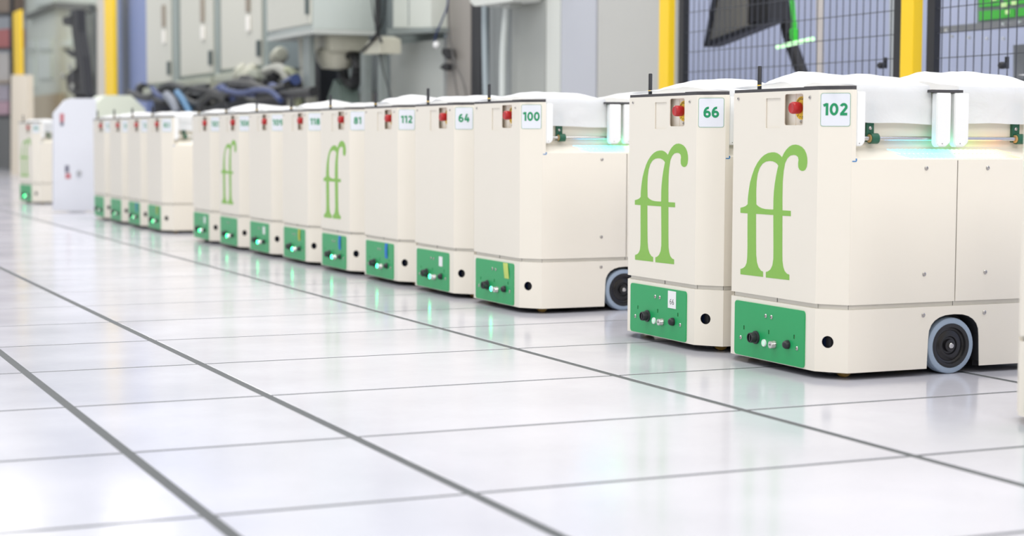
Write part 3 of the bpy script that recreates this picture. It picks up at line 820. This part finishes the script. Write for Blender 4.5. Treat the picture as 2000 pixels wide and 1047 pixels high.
# screens and bits behind the right panel
XM = 5.3
mr_ = thing('display_screen', 'green lit screen on the machine behind the right fence panel', 'screen', tuple(up(1955, 20, 0, XM)))
b = NB(); xslab(b, [(1908, -70), (1908, 46), (2090, 30), (2090, -70)], XM+.02, .05); into(finish('bezel', b, mat('screen_bezel', srgb(128, 140, 140), .5, nz=.04)), mr_)
b = NB(); xslab(b, [(2010, 30), (2010, 560), (2050, 560), (2050, 28)], XM+.3, .06); into(finish('stand_post', b, gp2 if 'gp2' in globals() else blk), mr_)
scg = mat('green_screen', srgb(60, 160, 60), .3, emit=srgb(70, 170, 60), estr=.35, nz=.1, nscale=20)
for px in ([(1912, -60), (1912, 14), (1952, 11), (1952, -60)], [(1912, 22), (1912, 40), (1980, 33), (1980, 17)], [(1960, -60), (1960, 9), (2080, 2), (2080, -60)], [(1986, 16), (1986, 32), (2080, 24), (2080, 10)]):
    b = NB(); xslab(b, px, XM+.012, .008); into(finish('screen_field', b, scg), mr_)
b = NB()
for x, y, w in ((1935, -2, 9), (1955, 10, 10), (1963, 24, 7), (1975, 6, 8)): xslab(b, [(x, y-4), (x, y+4), (x+w, y+3), (x+w, y-5)], XM+.006, .006)
into(finish('screen_marks', b, mat('pale_screen_mark', srgb(190, 220, 160), .4, emit=srgb(190, 220, 150), estr=.3, nz=.1)), mr_)
rl = thing('machine_rail', 'grey metal rail with small bright glint discs below the green screen', 'rail', tuple(up(1920, 55, 0, XM)))
b = NB(); xslab(b, [(1834, 52), (1834, 64), (2100, 44), (2100, 28)], XM, .05); into(finish('rail', b, mat('rail_grey', srgb(150, 152, 156), .35, metal=.6, nz=.05)), rl)
for x, y in ((1850, 60), (1861, 72), (1895, 74), (1930, 76), (1962, 76), (1962, 48), (1994, 44)):  # pale metal discs standing in for small white glints
    b = NB(); c = up(x, y, 0, XM-.01); lathe(b, [(0, 0), (.007, 0), (.007, .012), (0, .012)], c, (-1, 0, .2), 10); into(finish('glint_disc', b, mat('glint_white', srgb(235, 238, 240), .2, metal=.8, nz=.03)), rl)
slab_thing('machine_column', 'dark grey machine column at the right edge behind the fence', 'machine', [(1979, 88), (1979, 560), (2080, 560), (2080, 80)], XM+.06, .2, mat('column_grey', srgb(120, 124, 130), .5, nz=.08))
def knob(px, py, fence):
    c = up(px, py, 0, XF+.05)
    b = NB(); lathe(b, [(0, 0), (.011, 0), (.014, .01), (.014, .024), (.01, .03), (0, .03)], c, (-1, 0, 0), 12); box(b, c.x, c.x+.012, c.y-.006, c.y+.006, c.z-.012, c.z+.034)
    into(finish('clamp_knob', b, blk, smooth=True), fence)
knob(1727, 128, fence_a)
knob(1964, 128, fence_b)
slab_thing('support_column', 'pale vertical support column just left of the yellow post, behind the fence', 'column', [(1737, -70), (1737, 560), (1751, 558), (1751, -72)], 4.9, .1, mat('pale_column', srgb(190, 196, 200), .5, nz=.03))
tubec = slab_thing('thin_upright', 'thin pale upright between the green hose and the yellow post, behind the fence', 'column', [(1594, -70), (1594, 540), (1599, 539), (1599, -71)], 4.9, .03, mat('warm_pale_column', srgb(214, 206, 198), .5, nz=.03))

# ------------------------------------------------------------------ grey cladding left of the fence
XW = 4.62
gp = mat('grey_cladding', srgb(186, 186, 182), .28, nz=.02, nscale=3, spec=.6)
gpb = mat('blue_grey_cladding', srgb(186, 189, 198), .35, nz=.02, nscale=3)
gp2 = mat('dark_grey_cladding', srgb(162, 165, 161), .4, nz=.03, nscale=3)
gp3 = mat('pale_cladding', srgb(208, 211, 206), .4, nz=.02, nscale=3)
def panel(px0, px1, lab, m, X=XW, dep=.08, z0=0, z1=2.6, name='wall_panel', cat='panel', group='tall grey panels behind the robots'):
    ya = up(px0, 130, 0, X).y; yb = up(px1, 130, 0, X).y
    b = NB(); bbox(b, 0, dep, (yb-ya)/2+.002, (ya-yb)/2-.002, z0, z1, .003)
    o = finish(name, b, m); o.location = (X, (ya+yb)/2, 0); return tag(o, lab, cat, group)
panel(1166, 1320, 'tall warm grey panel directly left of the yellow fence post', gp)
panel(1095, 1164, 'tall blue-grey panel left of the thin dark seam', gpb)
panel(1066, 1094, 'narrow pale panel strip left of the blue-grey panel', gp3)
panel(998, 1065, 'tall grey panel right of the white pipe', gp2)
panel(955, 997, 'darker grey panel behind the white pipe', mat('mid_grey_cladding', srgb(138, 143, 143), .4, nz=.03), X=XW+.03)
panel(920, 939, 'tall black strip panel left of the pale conduit', blk)
panel(872, 919, 'tall brown-grey panel left of the black strip', mat('brown_grey_cladding', srgb(150, 145, 139), .45, nz=.03))
pipw = mat('white_pipe_paint', srgb(214, 220, 218), .35, nz=.02)
pipb = mat('blue_grey_pipe', srgb(172, 184, 190), .4, nz=.02)
tube_px([(947, -60), (947, 60), (948, 130), (950, 215)], XW-.04, .022, pipb, 'pipe', 'pale blue-grey vertical pipe right of the black strip', 'pipe')
tube_px([(990, 8), (985, 60), (982, 120), (981, 215)], XW-.08, .021, pipw, 'pipe', 'white vertical pipe coming down from the grey junction box', 'pipe')
jb = thing('junction_box', 'pale grey junction box at the top above the white pipe', 'box', tuple(up(960, 0, 0, XW-.2)))
b = NB(); xslab(b, [(918, -80), (918, 3), (926, 12), (1000, 2), (1004, -6), (1004, -84)], XW-.2, .19); into(finish('box_body', b, gp3), jb)
b = NB(); xslab(b, [(978, 8), (978, 16), (996, 14), (996, 5)], XW-.15, .08); into(finish('pipe_fitting', b, gp2), jb)

# grey cabinet with a box above (px 760-870)
gc = mat('cabinet_grey', srgb(184, 188, 184), .4, nz=.02, nscale=3)
gcd = mat('cabinet_grey_dark', srgb(136, 144, 142), .45, nz=.03, nscale=3)
gcl = mat('cabinet_grey_pale', srgb(210, 214, 206), .4, nz=.02, nscale=3)
panel(762, 866, 'broad grey cabinet front below the wall box, behind robot 112', gc, X=XW, z1=.6+(270-66)*.00345, name='cabinet', cat='cabinet', group='grey cabinets')
panel(757, 868, 'grey back panel above the broad grey cabinet', gcd, X=XW+.1, name='back_panel')
wb = thing('wall_box', 'pale grey wall box with dark lower rim above the broad grey cabinet', 'box', tuple(up(808, 30, 0, XW-.12)))
b = NB(); xslab(b, [(768, -80), (768, 54), (842, 54), (842, -80)], XW-.12, .2); into(finish('box_body', b, gcl), wb)
b = NB(); xslab(b, [(756, 56), (756, 68), (846, 62), (846, 53)], XW-.13, .2); into(finish('lower_rim', b, gcd), wb)
b = NB(); xslab(b, [(797, -80), (797, 50), (798.5, 50), (798.5, -80)], XW-.123, .01); into(finish('door_seam', b, gcd), wb)
panel(700, 757, 'narrow blue-grey upright panel behind the black cable bundle', mat('blue_grey_dark', srgb(160, 170, 172), .4, nz=.03), X=XW+.05, name='back_panel')
# added dark backdrop: its colour stands in for shade in the gaps
dk = mat('gap_shade_cable_grey', srgb(62, 64, 66), .7, nz=.25, nscale=6)
panel(285, 700, 'long dark backdrop standing in for shade behind the hanging cabinets and cables', dk, X=XW+.32, dep=.2, z1=1.35, name='shade_backdrop', cat='machine', group=None)

# cables
cb = mat('black_cable', srgb(22, 23, 26), .5, nz=.1); cbl = mat('blue_cable', srgb(44, 62, 112), .5, nz=.1); cgr = mat('grey_conduit', srgb(168, 168, 158), .45, nz=.05)
cw = mat('white_glossy_plastic', srgb(236, 236, 236), .15, nz=.02)
bun = thing('cable_bundle', 'black cable bundle hanging in front of the blue-grey upright panel', 'cables', tuple(up(738, 60, 0, XW-.35)))
for k, pts in enumerate(([(737, -60), (738, 20), (738, 60), (724, 78)], [(741, -60), (741, 30), (739, 62), (745, 82)], [(733, -60), (736, 40), (738, 66), (716, 92), (707, 100)], [(720, -60), (728, 20), (737, 62)], [(757, -60), (750, 30), (740, 60)], [(740, 66), (744, 120), (764, 190), (770, 230)])):
    tube_px(pts, XW-.35+.012*k, .011 if k < 3 else .005, cb, 'cable', parent=bun)
b2 = thing('blue_cable', 'thin blue cable running down to a small white plug beside the brown-grey panel', 'cable', tuple(up(860, 40, 0, XW-.1)))
tube_px([(878, -50), (874, 8), (864, 38), (852, 66), (848, 88)], XW-.1, .006, cbl, 'cable', parent=b2)
b = NB(); c = up(852, 88, 0, XW-.12); lathe(b, [(0, -.03), (.02, -.025), (.025, 0), (.02, .02), (0, .03)], c, (-.3, -1, .2), 14); into(finish('plug', b, cw, smooth=True), b2)
for i, (pts, lab) in enumerate((([(874, -50), (876, 30), (880, 80), (892, 130), (905, 160), (916, 215)], 'thin dark cable curving down across the brown-grey panel'),
                                ([(874, 20), (882, 90), (888, 150), (898, 215)], 'second thin dark cable on the brown-grey panel, left of the curving one'))):
    tube_px(pts, XW-.05-.03*i, .006, mat('dark_grey_cable', srgb(96, 94, 92), .5, nz=.1), 'cable', lab, 'cable')
sm = thing('valve_block', 'small dark valve block right of the broad grey cabinet, below the white plug', 'valve', tuple(up(868, 110, 0, XW-.06)))
for px in ([(864, 94), (862, 104), (872, 116), (878, 112), (874, 96)], [(866, 124), (858, 132), (868, 138), (876, 130)]):
    b = NB(); xslab(b, px, XW-.06, .05); into(finish('valve', b, charc), sm)

# deep hanging cabinet (px 522-735)
XD = 4.0
y1 = up(525, 60, 0, XD).y; y0 = up(612, 60, 0, XD).y; x2 = up(733, 60, 1, y0).x
zb = up(612, 62, 0, XD).z
hc = thing('hanging_cabinet', 'deep pale grey cabinet hanging over the motor, with dark latch at its corner', 'cabinet', (XD, (y0+y1)/2, zb), 0, 'grey cabinets')
hw = (y1-y0)/2
b = NB(); bbox(b, 0, x2-XD, -hw, hw, .02, 1.4, .01); finish('cabinet_body', b, mat('hanging_grey', srgb(192, 200, 196), .32, nz=.02, nscale=3), hc, smooth=True)
b = NB(); bbox(b, -.02, .0, -hw+.02, hw-.02, .06, 1.36, .006); finish('door', b, mat('hanging_door', srgb(200, 200, 190), .4, nz=.02), hc)
b = NB(); box(b, -.01, x2-XD+.01, -hw-.01, hw+.01, -.012, .02); finish('lower_rim', b, gc, hc)
b = NB(); bbox(b, -.045, -.02, -hw+.03, -hw+.075, .13, .28, .005); finish('latch', b, mat('latch_grey', srgb(84, 94, 94), .4, nz=.05), hc)
b = NB(); box(b, .05, .09, -hw+.25, -hw+.42, -.45, -.012); finish('mounting_post', b, gcd, hc)
# row of three cabinets further left
for n, (pa, pb, pg, byl, hx, hy, lab) in enumerate(((286, 334, 352, 168, 322, 70, 'far left hanging grey cabinet, beside the blue panel'),
                                       (352, 416, 431, 152, 398, 62, 'middle hanging grey cabinet of the three in a row'),
                                       (431, 511, 522, 138, 487, 44, 'right hanging grey cabinet of the three, beside the deep cabinet'))):
    X = 4.25
    ya = up(pa, 130, 0, X).y; yb = up(pb, 130, 0, X).y; yg = up(pg, 130, 0, X).y
    z = up((pa+pb)/2, byl, 0, X).z
    r = thing('hanging_cabinet', lab, 'cabinet', (X, (ya+yb)/2, z), 0, 'grey cabinets'); hw = (ya-yb)/2
    b = NB(); bbox(b, .02, .4, -hw-(yb-yg)*.5, hw, 0, 1.3, .01); finish('cabinet_body', b, mat('cabinet_green_grey', srgb(150, 160, 156), .45, nz=.02), r)
    b = NB(); bbox(b, 0, .02, -hw+.01, hw-.01, .03, 1.28, .006); finish('door', b, mat('cabinet_door_paint', srgb(204, 203, 192), .42, nz=.02), r)
    hyw = up(hx, hy, 0, X).y-(ya+yb)/2; hz = up(hx, hy, 0, X).z-z
    b = NB(); bbox(b, -.03, 0, hyw-.035, hyw+.035, hz+.09, hz+.32, .006); finish('door_handle', b, mat('handle_taupe', srgb(160, 150, 138), .4, nz=.05), r)
    b = NB(); bbox(b, -.02, 0, hyw-.06, hyw+.06, hz-.08, hz+.06, .01); finish('door_label', b, mat('glossy_label', srgb(246, 242, 234), .3, nz=.03), r)
    b = NB(); bbox(b, -.03, .0, -hw+.01, -hw+.08, .10, .24, .006); finish('latch', b, mat('latch_grey', srgb(84, 94, 94), .4, nz=.05), r)
    b = NB(); bbox(b, -.06, .42, -hw-(yb-yg)*.4, hw, -.09, -.012, .01); finish('cable_tray', b, mat('tray_sage', srgb(176, 180, 164), .5, nz=.04), r)

# cable and pipe clutter under the cabinets
cl = thing('cable_clutter', 'tangle of black and blue cables below the row of hanging cabinets', 'cables', tuple(up(430, 190, 0, 4.25)))
random.seed(11)
for k in range(26):
    x = random.uniform(300, 560); y = 176-(x-300)*.09+random.uniform(0, 34)
    L_ = random.uniform(40, 120); pts = [(x-L_/2, y+random.uniform(-6, 10)), (x-L_/6, y+random.uniform(-10, 16)), (x+L_/6, y+random.uniform(-10, 16)), (x+L_/2, y+random.uniform(-14, 8))]
    tube_px(pts, 3.93+random.uniform(0, .2), random.uniform(.018, .045), (cb, charc, cb, dk, cb, charc, cbl)[k % 7], 'cable', parent=cl)
for pts, r, m in (([(298, 172), (306, 184), (318, 190), (332, 188)], .028, cbl), ([(440, 176), (470, 182), (500, 176), (528, 178), (548, 196)], .022, cbl),
               ([(326, 186), (338, 200), (348, 222)], .045, mat('grey_blue_hose', srgb(122, 128, 140), .5, nz=.05)), ([(346, 180), (358, 196), (372, 222)], .03, mat('light_blue_hose', srgb(70, 120, 160), .5, nz=.05))):
    tube_px(pts, 3.88, r, m, 'cable', parent=cl)
dm = thing('drive_unit', 'sage grey rounded drive housings under the right hanging cabinet', 'machine', tuple(up(470, 160, 0, 4.3)))
for px, py, rx in ((387, 172, .09), (424, 178, .13), (500, 160, .16), (480, 150, .12), (545, 110, .07)):
    b = NB(); c = up(px, py, 0, 4.3); lathe(b, [(0, -.18), (rx*.7, -.17), (rx, -.1), (rx, .1), (rx*.7, .17), (0, .18)], c, (.15, 1, -.1), 16); into(finish('housing', b, mat('sage_housing', srgb(170, 170, 154), .5, nz=.05), smooth=True), dm)
b = NB(); c = up(276, 174, 0, 4.2); lathe(b, [(0, -.12), (.06, -.12), (.07, 0), (.05, .1), (0, .12)], c, (0, 1, 0), 14); o = finish('black_motor', b, blk, smooth=True); tag(o, 'small black motor in front of the blue panel', 'motor')
for i, (pts, r, m, lab) in enumerate((([(520, 140), (545, 134), (562, 150), (570, 180), (573, 230)], .045, cgr, 'left bent grey conduit below the deep hanging cabinet'),
                      ([(560, 136), (574, 142), (582, 165), (586, 230)], .03, mat('olive_conduit', srgb(180, 184, 150), .45, nz=.05), 'olive-grey bent conduit between two grey ones'),
                      ([(594, 70), (596, 120), (602, 160), (614, 230)], .05, cgr, 'thick pale pipe coming down from the deep hanging cabinet'))):
    tube_px(pts, 4.15, r, m, 'pipe', lab, 'pipe')
mo = thing('motor_unit', 'cream motor housing hanging under the deep grey cabinet', 'motor', tuple(up(655, 90, 0, 4.3)))
b = NB(); c = up(656, 78, 0, 4.3); bbox(b, -.12, .2, -.22, .22, -.1, .045, .03)
bmesh.ops.translate(b, verts=b.verts[:], vec=c); into(finish('housing', b, mat('cream_housing', srgb(196, 194, 178), .4, nz=.03), smooth=True), mo)
b = NB(); lathe(b, [(.0, 0), (.13, 0), (.16, -.03), (.15, -.1), (.11, -.16), (0, -.17)], c+Vector((0, 0, -.06)), (0, 0, 1), 20); into(finish('bell', b, mat('cream_housing', srgb(196, 194, 178), .4, nz=.03), smooth=True), mo)
sb = thing('small_box_unit', 'small pale box on a grey stand right of the coiled black hose', 'box', tuple(up(724, 90, 0, 4.3)))
b = NB(); xslab(b, [(708, 106), (742, 104), (742, 76), (730, 70), (716, 84)], 4.3, .16); into(finish('box_body', b, mat('cream_housing', srgb(196, 194, 178), .4, nz=.03)), sb)
for px in ([(704, 104), (704, 240), (713, 240), (713, 104)], [(738, 100), (738, 240), (744, 240), (744, 100)]):
    b = NB(); xslab(b, px, 4.34, .05); into(finish('stand_leg', b, gcd), sb)
coil = thing('hose_coil', 'coil of black hose hanging beside the cream motor', 'hose', tuple(up(684, 135, 0, 4.4)))
for k in range(7):
    cx_, cy_ = 685+random.uniform(-5, 5), 135+random.uniform(-5, 5)
    pts = [(cx_+(10+k*1.3)*math.cos(a*PI/6), cy_+(26+k*2)*math.sin(a*PI/6)) for a in range(13)]
    tube_px(pts, 4.34+.02*k, .018, cb, 'hose_loop', parent=coil)
for i, (px, X, m, lab) in enumerate((([(612, 86), (612, 465), (628, 463), (624, 86)], 4.5, blk, 'black upright beside the thick pale pipe'),
                     ([(632, 470), (636, 240), (640, 190), (652, 155), (662, 168), (672, 240), (674, 466)], 4.35, mat('green_grey_stand', srgb(140, 158, 150), .5, nz=.05), 'green-grey machine stand below the cream motor'),
                     ([(664, 462), (668, 186), (700, 182), (704, 458)], 4.53, mat('mid_grey_stand', srgb(152, 150, 146), .5, nz=.05), 'grey machine base below the hose coil'))):
    slab_thing('machine_stand', lab, 'machine', px, X, .15, m)
slab_thing('grey_screen', 'grey panel behind the small pale box and its stand', 'panel', [(676, 80), (676, 250), (699, 250), (699, 78)], 4.68, .05, gcd)

# ------------------------------------------------------------------ far left
post(205, 222, 229, 'tall yellow post beside the blue panel, left of the hanging cabinets', X=4.3)
bl = mat('blue_panel_paint', srgb(122, 137, 180), .45, nz=.03, nscale=3)
panel(231, 286, 'blue panel right of the far yellow post', bl, X=4.5, name='wall_panel', group='tall grey panels behind the robots') ['group'] = 'blue panel'
slab_thing('wall_strip', 'pale strip just left of the tall yellow post', 'panel', [(190, -80), (190, 300), (204, 300), (204, -80)], 4.5, .1, mat('warm_white_strip', srgb(206, 200, 188), .5, nz=.03))
# machine enclosure
XE = 4.9
en = thing('machine_enclosure', 'grey-green machine enclosure with pale windows between the two yellow posts', 'machine', tuple(up(120, 200, 0, XE)))
b = NB(); xslab(b, [(48, -80), (48, 345), (190, 320), (190, -80)], XE+.1, .3); into(finish('enclosure_body', b, mat('green_grey_enclosure', srgb(196, 202, 192), .45, nz=.06, nscale=4)), en)
pw = mat('pale_window', srgb(204, 212, 204), .3, nz=.03)
for px in ([(74, 78), (74, 96), (99, 96), (99, 76)], [(74, 108), (74, 153), (99, 153), (99, 106)], [(54, 78), (54, 96), (68, 96), (68, 78)], [(54, 112), (54, 170), (66, 170), (66, 112)], [(117, 80), (117, 92), (136, 90), (136, 78)], [(68, -40), (68, 12), (104, 6), (104, -40)]):
    b = NB(); xslab(b, px, XE+.06, .04); into(finish('window_pane', b, pw), en)
db = mat('dark_beam', srgb(96, 98, 94), .5, nz=.1)
for px in ([(48, 30), (48, 38), (102, 14), (102, 5)], [(102, 4), (102, 16), (175, 22), (175, 8)]):
    b = NB(); xslab(b, px, XE-.02, .08); into(finish('top_beam', b, db), en)
b = NB(); xslab(b, [(150, 24), (168, 196), (186, 196), (186, 24)], XE+.02, .06); into(finish('grey_plate', b, mat('plate_grey', srgb(118, 124, 120), .45, nz=.08)), en)
b = NB(); xslab(b, [(48, 190), (48, 345), (120, 340), (120, 182)], XE+.03, .06); into(finish('tan_base', b, mat('tan_base', srgb(178, 166, 142), .5, nz=.06)), en)
ba = thing('robot_arm', 'black robot arm with round joints in front of the grey-green enclosure', 'robot arm', tuple(up(150, 120, 0, XE-.3)))
for nm, px in (('upper_link', [(137, 20), (140, 60), (147, 120), (150, 190), (168, 192), (160, 110), (152, 60), (150, 18)]), ('elbow', [(122, 34), (123, 48), (142, 52), (142, 30)]), ('lower_link', [(128, 150), (132, 176), (150, 190), (152, 130), (140, 138)]), ('arm_base', [(146, 186), (146, 372), (172, 370), (170, 186)]), ('cable_guide', [(122, 96), (140, 112), (148, 108), (146, 100), (136, 104)])):
    b = NB(); xslab(b, px, XE-.3, .12); into(finish(nm, b, blk), ba)
for x, y in ((140, 131), (125, 148), (144, 170)):
    b = NB(); c = up(x, y, 0, XE-.34); lathe(b, [(0, 0), (.045, 0), (.05, .02), (.045, .04), (0, .04)], c, (-1, 0, 0), 16); into(finish('joint_cap', b, mat('joint_silver', srgb(170, 172, 166), .35, metal=.3, nz=.05), smooth=True), ba)
pl = post(27, 41, 46, 'yellow post at the far left edge with a wide cream sleeve at its foot', X=4.3)
b = NB(); xslab(b, [(22, 146), (21, 392), (56, 388), (53, 146)], 4.2, .09); into(finish('cream_sleeve', b, mat('cream_sleeve', srgb(240, 228, 208), .5, nz=.03)), pl)
# storage rack
rk = thing('storage_rack', 'dark storage rack with coloured goods at the left edge', 'rack', tuple(up(5, 200, 0, 4.75)))
for px, m, nm in (([(19, -80), (19, 392), (23, 391), (23, -80)], blk, 'upright'), ([(-40, 26), (-40, 33), (20, 31), (20, 24)], blk, 'shelf'), ([(-40, 94), (-40, 99), (20, 98), (20, 93)], blk, 'shelf'),
                  ([(-40, 160), (-40, 164), (20, 163), (20, 159)], mat('wood_shelf', srgb(150, 120, 90), .6, nz=.1), 'shelf'), ([(-40, 225), (-40, 232), (20, 231), (20, 224)], blk, 'shelf'),
                  ([(-40, 232), (-40, 400), (19, 392), (19, 231)], mat('rack_lower_grey', srgb(116, 116, 114), .5, nz=.1), 'lower_panel')):
    b = NB(); xslab(b, px, 4.75, .04 if nm == 'upright' else .12); into(finish(nm, b, m), rk)
for n, (px, c, lab) in enumerate((([(-30, -40), (-30, 26), (17, 24), (17, -40)], (150, 132, 116), 'brown carton on the top shelf of the left rack'),
                 ([(-30, 60), (-30, 94), (17, 93), (17, 56)], (190, 112, 110), 'reddish carton on the second shelf of the left rack'),
                 ([(-30, 103), (-30, 160), (16, 159), (16, 103)], (206, 200, 194), 'white carton on the third shelf of the left rack'),
                 ([(-30, 168), (-30, 198), (15, 197), (15, 168)], (186, 176, 186), 'lilac-grey carton, upper of two on the fourth shelf'),
                 ([(-30, 199), (-30, 225), (15, 224), (15, 198)], (206, 170, 182), 'pink carton, lower of two on the fourth shelf'))):
    b = NB(); xslab(b, px, 4.79, .3); o = finish('carton', b, mat('carton_'+str(c[0])+str(c[1]), srgb(*c), .6, nz=.12, nscale=8)); tag(o, lab, 'carton', 'cartons on the left rack')
